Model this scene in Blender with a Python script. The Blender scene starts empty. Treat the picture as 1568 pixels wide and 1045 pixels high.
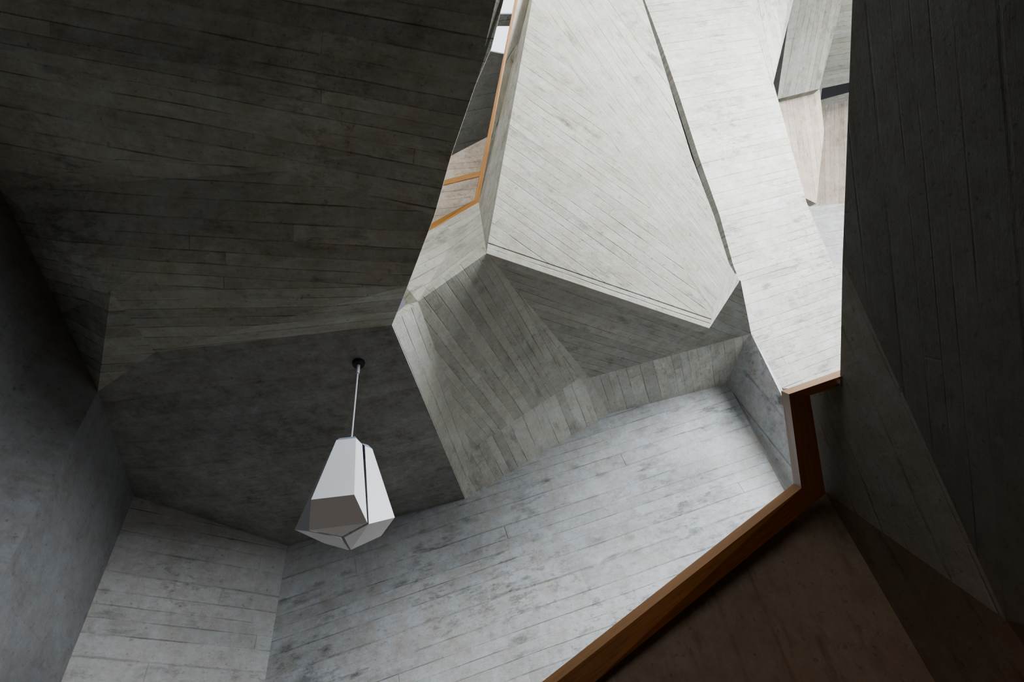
import bpy, math
from mathutils import Vector
EYE=Vector((0,0,1.6))   # standing eye height; used only to orient face normals towards the room
def V(x,y,z): return Vector((x,y,z))
def low(p): return Vector((p.x,p.y,0))

# ------------------------------------------------------------------ materials
def board_mat(name,base,bw=.11,board=.14,grain_c=.24,groove=.5,blotch=.5,warm=(1,.97,.88),cool=(.95,.98,.95),rough=.88,blen=5.5,bump=.5,stain=.4,knots=.3):
    m=bpy.data.materials.new(name); m.use_nodes=True; nt=m.node_tree; nt.nodes.clear(); L=nt.links.new
    def mth(op,a,b=None,c=None):
        n=nt.nodes.new('ShaderNodeMath'); n.operation=op
        for i,x in enumerate((a,b,c)):
            if x is None: continue
            if isinstance(x,(int,float)): n.inputs[i].default_value=x
            else: L(x,n.inputs[i])
        return n.outputs[0]
    def noise(vec,scale,detail=4,rough=.6,dist=0):
        n=nt.nodes.new('ShaderNodeTexNoise'); n.inputs['Scale'].default_value=scale; n.inputs['Detail'].default_value=detail; n.inputs['Roughness'].default_value=rough; n.inputs['Distortion'].default_value=dist
        L(vec,n.inputs['Vector']); return n.outputs['Fac']
    def mr(x,a,b,c,d_):
        n=nt.nodes.new('ShaderNodeMapRange'); n.inputs[1].default_value=a; n.inputs[2].default_value=b; n.inputs[3].default_value=c; n.inputs[4].default_value=d_
        L(x,n.inputs[0]); return n.outputs[0]
    def comb(a,b,c=None):
        n=nt.nodes.new('ShaderNodeCombineXYZ'); L(a,n.inputs[0]); L(b,n.inputs[1])
        if c is not None: L(c,n.inputs[2])
        return n.outputs[0]
    uv=nt.nodes.new('ShaderNodeUVMap'); uv.uv_map='UVMap'
    sp=nt.nodes.new('ShaderNodeSeparateXYZ'); L(uv.outputs[0],sp.inputs[0]); u,v=sp.outputs[0],sp.outputs[1]
    wob=noise(uv.outputs[0],.8,3)
    v2=mth('ADD',v,mth('MULTIPLY',mth('SUBTRACT',wob,.5),.03))
    v2=mth('ADD',v2,mth('MULTIPLY',mth('SINE',mth('MULTIPLY',v,7.3)),bw*.35))
    vb=mth('DIVIDE',v2,bw); vid=mth('FLOOR',vb); vf=mth('SUBTRACT',vb,vid)
    wn=nt.nodes.new('ShaderNodeTexWhiteNoise'); wn.noise_dimensions='1D'; L(vid,wn.inputs['W'])
    ub=mth('ADD',mth('DIVIDE',u,blen),mth('MULTIPLY',wn.outputs[0],7.3)); uid=mth('FLOOR',ub); uf=mth('SUBTRACT',ub,uid)
    wn2=nt.nodes.new('ShaderNodeTexWhiteNoise'); wn2.noise_dimensions='2D'; L(comb(vid,uid),wn2.inputs['Vector'])
    rnd=wn2.outputs[0]
    ev=mth('MINIMUM',vf,mth('SUBTRACT',1.0,vf)); eu=mth('MULTIPLY',mth('MINIMUM',uf,mth('SUBTRACT',1.0,uf)),blen/bw)
    gstr=mr(noise(comb(mth('MULTIPLY',u,1.0),mth('MULTIPLY',v,5.0)),1.5,6,.7),.42,.68,.05,1)
    gv=mth('MULTIPLY',mr(ev,.01,.06,1,0),gstr); gu=mth('MULTIPLY',mr(eu,.01,.05,1,0),mth('MULTIPLY',wn.outputs[0],.55))
    g=mth('MINIMUM',mth('MAXIMUM',gv,gu),1.0)
    grain=noise(comb(mth('MULTIPLY',u,3.2),mth('MULTIPLY',v,22.0),mth('MULTIPLY',rnd,31.0)),1.6,6,.72,.5)
    streak=noise(comb(mth('MULTIPLY',u,1.3),mth('MULTIPLY',v,4.5),mth('MULTIPLY',rnd,3.0)),1.5,7,.7)
    geo=nt.nodes.new('ShaderNodeNewGeometry'); pos=geo.outputs['Position']
    bl=noise(pos,.9,7,.62); bl2=noise(pos,5.5,7,.75); fine=noise(pos,45.0,4,.8); mott=noise(pos,13.0,6,.75)
    st=mth('MULTIPLY',mr(streak,.53,.66,0,1),mr(noise(pos,1.7,5),.42,.6,0,1))
    vo=nt.nodes.new('ShaderNodeTexVoronoi'); vo.inputs['Scale'].default_value=1.0
    dist=nt.nodes.new('ShaderNodeVectorMath'); dist.operation='ADD'
    L(comb(mth('MULTIPLY',u,3.2),mth('MULTIPLY',v,6.5)),dist.inputs[0]); L(comb(mth('MULTIPLY',bl2,.9),mth('MULTIPLY',mott,.9)),dist.inputs[1]); L(dist.outputs[0],vo.inputs['Vector'])
    spc=nt.nodes.new('ShaderNodeSeparateColor'); L(vo.outputs['Color'],spc.inputs[0])
    clus=mr(noise(pos,1.1,2),.45,.6,0,1)
    knot=mth('MULTIPLY',mth('MULTIPLY',mr(vo.outputs['Distance'],.06,.3,1,0),mth('GREATER_THAN',spc.outputs[0],.62)),clus)
    pit=mr(noise(pos,28.0,2,.5),.66,.72,0,1)
    rp=mth('MULTIPLY',mr(noise(comb(mth('MULTIPLY',u,5.0),mth('MULTIPLY',v,10.0)),1.4,6,.75),.52,.6,0,1),mr(noise(pos,.75,3),.5,.62,0,1))
    val=mth('ADD',1.0,mth('MULTIPLY',mth('SUBTRACT',rnd,.5),board))
    for x,a in ((bl,blotch*1.2),(bl2,blotch*1.2),(mott,blotch*.9),(grain,grain_c),(streak,grain_c*1.3),(fine,.35)):
        val=mth('ADD',val,mth('MULTIPLY',mth('SUBTRACT',x,.5),a))
    for x,a in ((g,groove),(st,stain),(knot,knots),(pit,.25),(rp,stain*.6)):
        val=mth('MULTIPLY',val,mth('SUBTRACT',1.0,mth('MULTIPLY',x,a)))
    mix=nt.nodes.new('ShaderNodeMix'); mix.data_type='RGBA'; L(mr(bl2,.38,.62,0,1),mix.inputs[0])
    mix.inputs[6].default_value=(base*warm[0],base*warm[1],base*warm[2],1); mix.inputs[7].default_value=(base*cool[0],base*cool[1],base*cool[2],1)
    vm=nt.nodes.new('ShaderNodeVectorMath'); vm.operation='SCALE'; L(mix.outputs[2],vm.inputs[0]); L(val,vm.inputs['Scale'])
    b=nt.nodes.new('ShaderNodeBsdfPrincipled'); b.inputs['Roughness'].default_value=rough; b.inputs['Specular IOR Level'].default_value=.2
    L(vm.outputs[0],b.inputs['Base Color'])
    h=mth('ADD',mth('MULTIPLY',g,-1.0),mth('ADD',mth('MULTIPLY',grain,.5),mth('ADD',mth('MULTIPLY',rnd,.6),mth('ADD',mth('MULTIPLY',bl2,.9),mth('MULTIPLY',mott,.5)))))
    bp=nt.nodes.new('ShaderNodeBump'); bp.inputs['Strength'].default_value=bump; bp.inputs['Distance'].default_value=.015
    L(h,bp.inputs['Height']); L(bp.outputs[0],b.inputs['Normal'])
    o=nt.nodes.new('ShaderNodeOutputMaterial'); L(b.outputs[0],o.inputs[0])
    return m
def simple(name,col,rough=.5,grain=False,emit=0):
    m=bpy.data.materials.new(name); m.use_nodes=True; nt=m.node_tree; b=nt.nodes['Principled BSDF']
    b.inputs['Roughness'].default_value=rough
    tc=nt.nodes.new('ShaderNodeTexCoord'); n=nt.nodes.new('ShaderNodeTexNoise'); mp=nt.nodes.new('ShaderNodeMapping')
    nt.links.new(tc.outputs['UV' if grain else 'Object'],mp.inputs[0]); nt.links.new(mp.outputs[0],n.inputs['Vector'])
    if grain: mp.inputs['Scale'].default_value=(1.5,25,1)
    n.inputs['Scale'].default_value=3; n.inputs['Detail'].default_value=5
    cr=nt.nodes.new('ShaderNodeValToRGB'); a=.6 if grain else .95
    cr.color_ramp.elements[0].position=.3; cr.color_ramp.elements[1].position=.7
    cr.color_ramp.elements[0].color=(col[0]*a,col[1]*a,col[2]*a,1); cr.color_ramp.elements[1].color=(*col,1)
    nt.links.new(n.outputs['Fac'],cr.inputs[0]); nt.links.new(cr.outputs[0],b.inputs['Base Color'])
    if emit: b.inputs['Emission Color'].default_value=(*col,1); b.inputs['Emission Strength'].default_value=emit
    return m
M_flank=board_mat('concrete_boarded_flank',.5,bw=.09,warm=(1,.965,.83),cool=(.96,.97,.9),stain=.5)
M_light=board_mat('concrete_boarded_light',.56,bw=.09,warm=(1,.965,.84),cool=(.96,.97,.91),stain=.5)
M_mid=board_mat('concrete_boarded_mid',.55,bw=.09,warm=(1,.97,.83),cool=(.95,.97,.9),board=.2)
M_pale=board_mat('concrete_boarded_pale',.62,warm=(1,.97,.85),cool=(.95,.97,.9),board=.25,bw=.12)
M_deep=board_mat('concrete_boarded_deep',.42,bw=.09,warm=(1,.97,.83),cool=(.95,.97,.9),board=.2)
M_wall=board_mat('concrete_boarded_wall',.58,bw=.15,board=.12,warm=(1,.98,.95),cool=(.92,.98,1.04),stain=.6,knots=.4,blotch=.6)
M_corner=board_mat('concrete_boarded_corner',.5,bw=.15,board=.12,warm=(1,.97,.92),cool=(.95,.98,.98),stain=.45)
M_dark=board_mat('concrete_boarded_dark',.5,bw=.1,board=.3,grain_c=.45,groove=.65,warm=(1,.95,.8),cool=(.93,.98,.9),blotch=.65,stain=.45)
M_band=board_mat('concrete_boarded_band',.42,bw=.1,board=.3,grain_c=.45,groove=.65,warm=(1,.95,.8),cool=(.93,.98,.9),blotch=.65,stain=.45)
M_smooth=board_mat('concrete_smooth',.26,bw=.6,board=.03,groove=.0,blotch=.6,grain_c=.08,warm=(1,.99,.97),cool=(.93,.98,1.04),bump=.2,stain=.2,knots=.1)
M_floor=board_mat('floor_pale_stone',.5,bw=.6,board=.05,groove=.2,blotch=.3,grain_c=.05,warm=(1,.97,.9),cool=(1,.98,.93),bump=.1,stain=.1)
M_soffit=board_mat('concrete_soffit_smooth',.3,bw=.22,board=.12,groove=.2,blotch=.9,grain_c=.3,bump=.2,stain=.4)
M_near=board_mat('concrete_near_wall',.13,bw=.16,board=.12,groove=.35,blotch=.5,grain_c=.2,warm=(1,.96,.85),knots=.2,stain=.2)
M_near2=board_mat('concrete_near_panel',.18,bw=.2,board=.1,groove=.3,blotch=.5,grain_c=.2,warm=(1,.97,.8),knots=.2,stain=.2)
M_panel=board_mat('parapet_concrete_brown',.11,bw=.5,board=.06,groove=.35,grain_c=.15,warm=(1,.74,.54),cool=(.95,.8,.64),rough=.7,bump=.1,knots=.1)
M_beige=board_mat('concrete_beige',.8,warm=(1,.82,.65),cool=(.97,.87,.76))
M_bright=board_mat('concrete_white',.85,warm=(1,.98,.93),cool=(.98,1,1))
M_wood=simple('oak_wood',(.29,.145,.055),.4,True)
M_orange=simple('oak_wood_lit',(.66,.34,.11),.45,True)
M_white=simple('lamp_white_enamel',(.9,.92,.95),.4)
M_cap=simple('lamp_cap_grey',(.34,.4,.5),.4)
M_steel=simple('brushed_steel',(.55,.56,.58),.3)
M_black=simple('dark_frame',(.03,.03,.035),.5)
M_pane=simple('window_daylight',(.85,.92,1),.3,emit=.3)

# ------------------------------------------------------------------ mesh builder
def build(name,faces,thick=.1):
    verts=[]; idx={}; F=[]; mats=[]
    def vi(p):
        k=(round(p.x,3),round(p.y,3),round(p.z,3))
        if k not in idx: idx[k]=len(verts); verts.append(Vector(k))
        return idx[k]
    for pts,mat,spec in faces:
        ids=[vi(p) for p in pts]
        n=Vector((0,0,0)); P_=[verts[i] for i in ids]; ce=sum(P_,Vector())/len(P_)
        for i in range(len(P_)): n+= (P_[i]-ce).cross(P_[(i+1)%len(P_)]-ce)
        if n.dot(EYE-ce)<0: ids.reverse(); n=-n
        n.normalize()
        if mat not in mats: mats.append(mat)
        F.append((ids,mats.index(mat),spec,n,ce))
    me=bpy.data.meshes.new(name); me.from_pydata([tuple(v) for v in verts],[],[f[0] for f in F])
    for m in mats: me.materials.append(m)
    uvl=me.uv_layers.new(name='UVMap')
    for pi,poly in enumerate(me.polygons):
        ids,mi,spec,n,ce=F[pi]; poly.material_index=mi
        off=pi*3.37+(sum(map(ord,name))%17)*1.3
        for li in poly.loop_indices:
            p=me.vertices[me.loops[li].vertex_index].co
            if isinstance(spec,Vector):
                dr=spec; dr=(dr-n*dr.dot(n)).normalized(); pr=n.cross(dr)
                uvl.data[li].uv=(p.dot(dr)+off,p.dot(pr)+off)
            else:
                q=p-spec[0]; a1=ce-spec[0]; a1=(a1-n*a1.dot(n)).normalized(); a2_=n.cross(a1)
                x,y=q.dot(a1),q.dot(a2_); uvl.data[li].uv=(math.hypot(x,y)+off,math.atan2(y,x)*spec[1]+off)
    ob=bpy.data.objects.new(name,me); bpy.context.scene.collection.objects.link(ob)
    if thick:
        md=ob.modifiers.new('thickness','SOLIDIFY'); md.thickness=thick; md.offset=-1
    return ob
X=V(1,0,0); Z=V(0,0,1)
# lower hall -------------------------------------------------------
edge_a=V(-.891,2.902,4.9); edge_b=V(-.815,5.604,4.9); corner=V(-2.781,5.604,4.71); left_c=V(-3.87,4.497,4.9)
l1=V(-3.292,3.057,4.9); m2=V(-2.666,2.761,4.9); m1=V(-2.623,2.161,4.9); a1=V(-.638,2.4,4.7)
l2=V(-3.491,2.61,5.395); l3=V(-3.367,1.647,5.619); n1=V(-2.257,1.486,5.4); n2=V(-1.26,1.683,5.2)
a2=V(-.362,2.017,4.9); l4=V(-3.557,.694,5.833); a7=V(.495,.495,5.6); a6=V(.3,.97,5.4); a5=V(.181,1.186,5.28); a4=V(.051,1.341,5.18); a3=V(-.181,1.692,5.02)
bk=V(-3.8,-3,5.7); bk2=V(.6,-3,5.7)
build('ceiling',[
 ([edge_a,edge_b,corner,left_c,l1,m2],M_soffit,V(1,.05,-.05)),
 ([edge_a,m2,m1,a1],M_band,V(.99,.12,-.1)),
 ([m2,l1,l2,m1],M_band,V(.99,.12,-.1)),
 ([a1,m1,l2,l3,n1,n2,a2],M_dark,V(.97,.26,0)),
 ([a2,n2,n1,l3,l4,a7,a6,a5,a4,a3],M_dark,V(.94,.35,0)),
 ([a7,l4,bk,bk2],M_dark,X)],.015)
def wall(a,b_,m,dr=X): return ([a,b_,low(b_),low(a)],m,dr)
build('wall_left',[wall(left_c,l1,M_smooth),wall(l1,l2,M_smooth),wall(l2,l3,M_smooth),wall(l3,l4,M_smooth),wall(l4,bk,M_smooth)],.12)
build('wall_corner',[wall(corner,left_c,M_corner,low(corner)-low(left_c))],.12)
d1=V(.996,5.604,5.696); d2=V(2.512,5.604,5.829)
build('wall_back',[([corner,edge_b,d1,d2,low(d2),low(corner)],M_wall,V(.99,0,.16))],.12)
# folded soffit under the stair ------------------------------------
Ec=V(-.795,2.954,5.174); e1=V(-.691,2.927,5.156); T1=V(-.628,5.067,5.159); P=V(-.081,2.784,5.443)
Q=V(.661,4.951,5.765); Q2=V(.804,5.014,5.807); Rr=V(2.719,4.895,5.943); Fr=V(2.368,3.901,5.785)
build('ceiling_stair_soffit',[
 ([edge_a,Ec,e1],M_mid,V(.03,1,0)),
 ([edge_a,e1,T1,edge_b],M_mid,V(.03,1,0)),
 ([e1,P,Q,T1],M_mid,V(.24,.96,.1)),
 ([T1,Q,Q2,d1,edge_b],M_pale,V(.19,.95,-.23)),
 ([P,Q,Q2],M_mid,V(.32,.94,.14)),
 ([Q2,Rr,d2,d1],M_pale,V(.19,.91,-.37)),
 ([P,Q2,Rr,Fr],M_deep,V(.75,.64,.14))],.1)  # last facet: its shade is put into a darker concrete colour
build('wall_pillar',[([d2,Rr,V(2.829,5.14,5.329),V(2.812,6.026,4.425),V(2.812,6.026,0),low(d2)],M_wall,Z)],.1)
# stair flank --------------------------------------------------------
S=V(1.685,3.58,4.918); S3=V(1.818,3.508,5.145); S4=V(2.063,3.402,5.507); T=V(.81,1.714,8.139); j0=V(-.054,2.746,5.536)
g_top=V(1.121,.97,9.252); nf1=V(-.082,2.816,6.298)
build('wall_stair_flank',[
 ([P,S,V(1.726,3.556,4.991),V(-.057,2.749,5.527)],M_flank,V(.88,.40,-.26)),
 ([j0,V(1.732,3.554,4.999),S3,S4,V(2.066,3.179,5.957),V(2.03,2.875,6.546),V(2.035,2.557,7.189),V(2.042,2.272,7.767),V(2.041,1.964,8.386),V(2.128,1.188,9.999),V(1.39,1.065,9.797),T],M_flank,(V(2.91,4.29,4.22),4.6)),
 ([P,j0,T,V(1.39,1.065,9.797),g_top,V(.685,1.746,8.353),nf1],M_flank,V(.29,-.35,.89)),
 ([S,S3,S4,V(2.295,3.806,5.677)],M_light,V(.52,-.25,.82))],.12)
# bright beam --------------------------------------------------------
h1=V(4.215,1.659,11.719); h2=V(4.031,2.677,10.057)
build('wall_bright_beam',[
 ([V(2.455,1.363,11.216),h1,h2,V(4.037,3.415,8.928),V(3.992,4.342,7.483),V(4.1,4.833,6.788),V(4.494,5.163,6.497),V(4.059,5.703,5.433),V(2.921,5.311,5.415),Rr,V(2.749,4.552,6.486),V(2.723,4.428,6.662),V(2.72,4.088,7.182),V(2.649,3.639,7.831),V(2.602,3.178,8.513),V(2.544,2.773,9.102),V(2.465,2.35,9.708)],M_light,V(.94,.14,.3)),
 ([h1,V(5.405,1.799,11.503),V(4.789,2.834,10.222),V(4.007,3.417,8.9),h2],M_light,V(-.09,.52,-.85))],.1)
build('wall_recess',[([V(1.908,1.4,12.271),V(3.549,1.604,12.067),V(3.154,4.956,6.744),V(1.862,4.796,6.905)],M_near2,Z)],.1)  # dark sheet behind the gap, shade put into its colour
build('wall_gallery_parapet',[([Ec,e1,P,nf1,V(-.579,2.852,6.015),V(-.951,2.838,5.66)],M_light,V(.8,0,.45))],.1)
def strip(name,pairs,mat,thick):
    return build(name,[([pairs[i][0],pairs[i+1][0],pairs[i+1][1],pairs[i][1]],mat,pairs[i+1][0]-pairs[i][0]) for i in range(len(pairs)-1)],thick)
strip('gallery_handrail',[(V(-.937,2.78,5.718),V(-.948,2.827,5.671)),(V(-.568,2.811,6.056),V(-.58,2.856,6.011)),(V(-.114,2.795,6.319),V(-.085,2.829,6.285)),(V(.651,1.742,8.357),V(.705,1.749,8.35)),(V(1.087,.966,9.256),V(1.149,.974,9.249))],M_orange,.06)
ga,gb=V(1.741,4.572,12.425),V(-1.039,5,11.381)
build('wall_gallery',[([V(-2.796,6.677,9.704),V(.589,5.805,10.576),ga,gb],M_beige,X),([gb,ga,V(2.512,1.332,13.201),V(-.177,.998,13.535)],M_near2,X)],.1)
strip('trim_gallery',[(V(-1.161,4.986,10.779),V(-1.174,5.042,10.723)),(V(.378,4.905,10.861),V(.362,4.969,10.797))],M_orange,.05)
build('window_1',[([V(.334,2.929,10.743),V(.606,2.716,10.955),V(.876,2.75,10.922),V(.8,3.057,10.615)],M_pane,X),([V(.669,2.583,11.088),V(.859,2.255,11.416),V(1.091,2.284,11.387),V(1.006,2.625,11.046)],M_pane,X)],.03)
u1,u2=V(8.679,5.254,11.743),V(5.493,5.307,11.69); u3,u4=V(8.311,6.734,10.263),V(5.559,6.572,10.425)
build('wall_upper',[([V(5.634,2.184,14.813),V(9.328,2.643,14.355),u1,u2],M_mid,X),([u2,u1,u3,u4],M_beige,V(-.17,.7,-.7)),([u4,u3,V(7.209,7.957,7.808),V(4.717,7.648,8.118)],M_bright,X)],.1)
build('concrete_column',[([V(5.922,1.982,12.552),V(6.698,2.078,12.455),V(6.182,3.296,11.238),V(5.573,4.245,10.288),V(4.872,4.279,10.255),V(5.375,3.196,11.338)],M_deep,V(-.36,.66,-.66))],.3)
build('upper_beam',[([V(4.965,4.36,10.42),V(5.679,4.326,10.454),V(5.634,4.812,9.968),V(5.301,5.631,9.149),V(5.07,5.511,9.27)],M_beige,V(-.04,.71,-.71))],.2)
build('window_2',[([V(6.478,5.073,11.554),V(7.509,5.009,11.619),V(7.535,4.907,11.721),V(6.537,4.932,11.696)],M_black,X)],.03)
# near right wall and stair parapet ---------------------------------
q1=V(1.948,2.922,3.647); q2=V(1.854,3.587,3.31); q3=V(2.026,2.311,4.093); q4=V(1.992,1.042,4.623); q5=V(1.972,.32,4.915)
q8=V(2.012,3.018,2.277); qa=V(1.984,2.436,1.977); qb=V(1.939,.286,3.498); qi=V(1.892,3.191,3.813)
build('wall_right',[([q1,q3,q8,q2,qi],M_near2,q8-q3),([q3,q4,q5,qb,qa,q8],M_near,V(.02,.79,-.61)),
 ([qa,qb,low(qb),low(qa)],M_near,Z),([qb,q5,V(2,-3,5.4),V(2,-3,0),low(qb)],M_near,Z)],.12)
q9=V(.105,3.63,2.466); q10=V(-1.019,3.653,2.012)
build('wall_stair_parapet',[wall(q9,q2,M_panel,Z),wall(q2,q8,M_panel,Z),wall(q9,q10,M_panel,Z),wall(q8,qa,M_panel,Z)],.1)
hr=[(V(-1.143,3.614,2.051),V(-.958,3.436,1.982),V(-.933,3.584,1.958)),(V(-.167,3.646,2.512),V(-.091,3.512,2.461),V(.101,3.593,2.441)),
 (V(1.663,3.529,3.367),V(1.629,3.391,3.259),V(1.816,3.516,3.257)),(V(1.668,3.058,3.777),V(1.614,2.898,3.629),V(1.782,2.992,3.658)),(V(2.062,2.974,3.8),V(1.956,2.86,3.667),V(1.995,2.975,3.676))]
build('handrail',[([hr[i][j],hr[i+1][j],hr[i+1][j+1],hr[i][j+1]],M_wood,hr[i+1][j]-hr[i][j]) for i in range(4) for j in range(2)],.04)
build('floor',[([V(-4.5,-3,0),V(4,-3,0),V(4,6.5,0),V(-4.5,6.5,0)],M_floor,X)],.1)
build('wall_rear',[([V(-3.8,-3,0),V(2,-3,0),V(2,-3,5.4),V(-3.8,-3,5.6)],M_smooth,X)],.1)

# ------------------------------------------------------------------ pendant lamp
root=bpy.data.objects.new('pendant_lamp',None); bpy.context.scene.collection.objects.link(root)
root.location=(-1.25,3.22,4.9)
def child(name,me,*mats):
    o=bpy.data.objects.new(name,me); bpy.context.scene.collection.objects.link(o); o.parent=root
    for m in mats: me.materials.append(m)
    return o
def tube(name,z0,z1,r0,r1,mat,n=24):
    vs=[];fs=[]
    for i in range(n):
        a=2*math.pi*i/n
        vs+= [(r0*math.cos(a),r0*math.sin(a),z0),(r1*math.cos(a),r1*math.sin(a),z1)]
    for i in range(n):
        j=(i+1)%n; fs.append((2*i,2*j,2*j+1,2*i+1))
    fs.append([2*i for i in range(n)][::-1]); fs.append([2*i+1 for i in range(n)])
    me=bpy.data.meshes.new(name); me.from_pydata(vs,[],fs); return child(name,me,mat)
tube('ceiling_rose',-.05,0,.045,.055,M_black)
tube('cord',-.88,-.04,.007,.007,M_steel,10)
tube('upper_ferrule',-.14,-.05,.014,.014,M_steel,12)
tube('lower_ferrule',-.83,-.76,.018,.012,M_steel,12)
ztop,zw,zv,z0=-.875,-1.41,-1.505,-1.52
rot=math.radians(-84)
for k in range(3):
    a=rot+k*2*math.pi/3
    def pt(r,da,z): da=math.radians(da); return Vector((r*math.cos(a+da),r*math.sin(a+da),z))
    vs=[pt(.148,-26,ztop),pt(.148,26,ztop),pt(.315,23.5,zw),pt(.315,-23.5,zw),pt(.205,58,zv),pt(.205,-58,zv),pt(.012,0,z0),pt(.118,53,ztop-.01),pt(.118,-53,ztop-.01),
        pt(.118,-26,ztop+.035),pt(.118,26,ztop+.035),pt(.09,53,ztop+.025),pt(.09,-53,ztop+.025),pt(.02,0,ztop+.05)]
    fs=[(0,1,2,3),(1,7,4,2),(8,0,3,5),(3,2,4,6,5),(0,9,10,1),(1,10,11,7),(8,12,9,0),(9,13,10),(10,13,11),(12,13,9)]
    me=bpy.data.meshes.new('shade_wing'); me.from_pydata([tuple(v) for v in vs],[],fs)
    o=child('shade_wing_%d'%(k+1),me,M_white,M_cap)
    for i,p in enumerate(me.polygons): p.material_index=1 if i>=4 else 0
    md=o.modifiers.new('t','SOLIDIFY'); md.thickness=.006; md.offset=0
# ------------------------------------------------------------------ light
def area(name,loc,tgt,size,en,col):
    l=bpy.data.lights.new(name,'AREA'); l.shape='RECTANGLE'; l.size=size[0]; l.size_y=size[1]; l.energy=en; l.color=col
    o=bpy.data.objects.new(name,l); bpy.context.scene.collection.objects.link(o); o.location=loc
    o.rotation_euler=(Vector(tgt)-Vector(loc)).to_track_quat('-Z','Y').to_euler()
area('daylight_side_window',(6.2,.5,7.0),(1.4,5,4.2),(3,3),800,(.93,.965,1))
area('rear_fill_light',(1.5,-3.2,9.0),(1.5,4,6.5),(3,2.5),340,(1,.96,.9))  # added fill light for the stair flank, no known window there
area('upper_fill_light',(6.5,-1,11.5),(6.5,6,10),(2.5,2.5),220,(1,.98,.95))  # added light to brighten the upper wall, not an actual window
pl=bpy.data.lights.new('stair_glow_lamp','POINT'); pl.energy=11; pl.color=(1,.5,.25); pl.shadow_soft_size=.15
po=bpy.data.objects.new('stair_glow_lamp',pl); bpy.context.scene.collection.objects.link(po); po.location=(1.55,2.3,1.1)
w=bpy.data.worlds.new('World'); bpy.context.scene.world=w; w.use_nodes=True
w.node_tree.nodes['Background'].inputs[0].default_value=(.85,.92,1,1); w.node_tree.nodes['Background'].inputs[1].default_value=.28
try: bpy.context.scene.view_settings.look='AgX - Medium High Contrast'
except Exception: pass
# ------------------------------------------------------------------ camera
cd=bpy.data.cameras.new('camera'); cam=bpy.data.objects.new('camera',cd); bpy.context.scene.collection.objects.link(cam)
cd.sensor_width=36; cd.lens=20.0; cd.clip_start=.05
cam.location=EYE; cam.rotation_euler=(2.36379,.12264,.12357)
bpy.context.scene.camera=cam
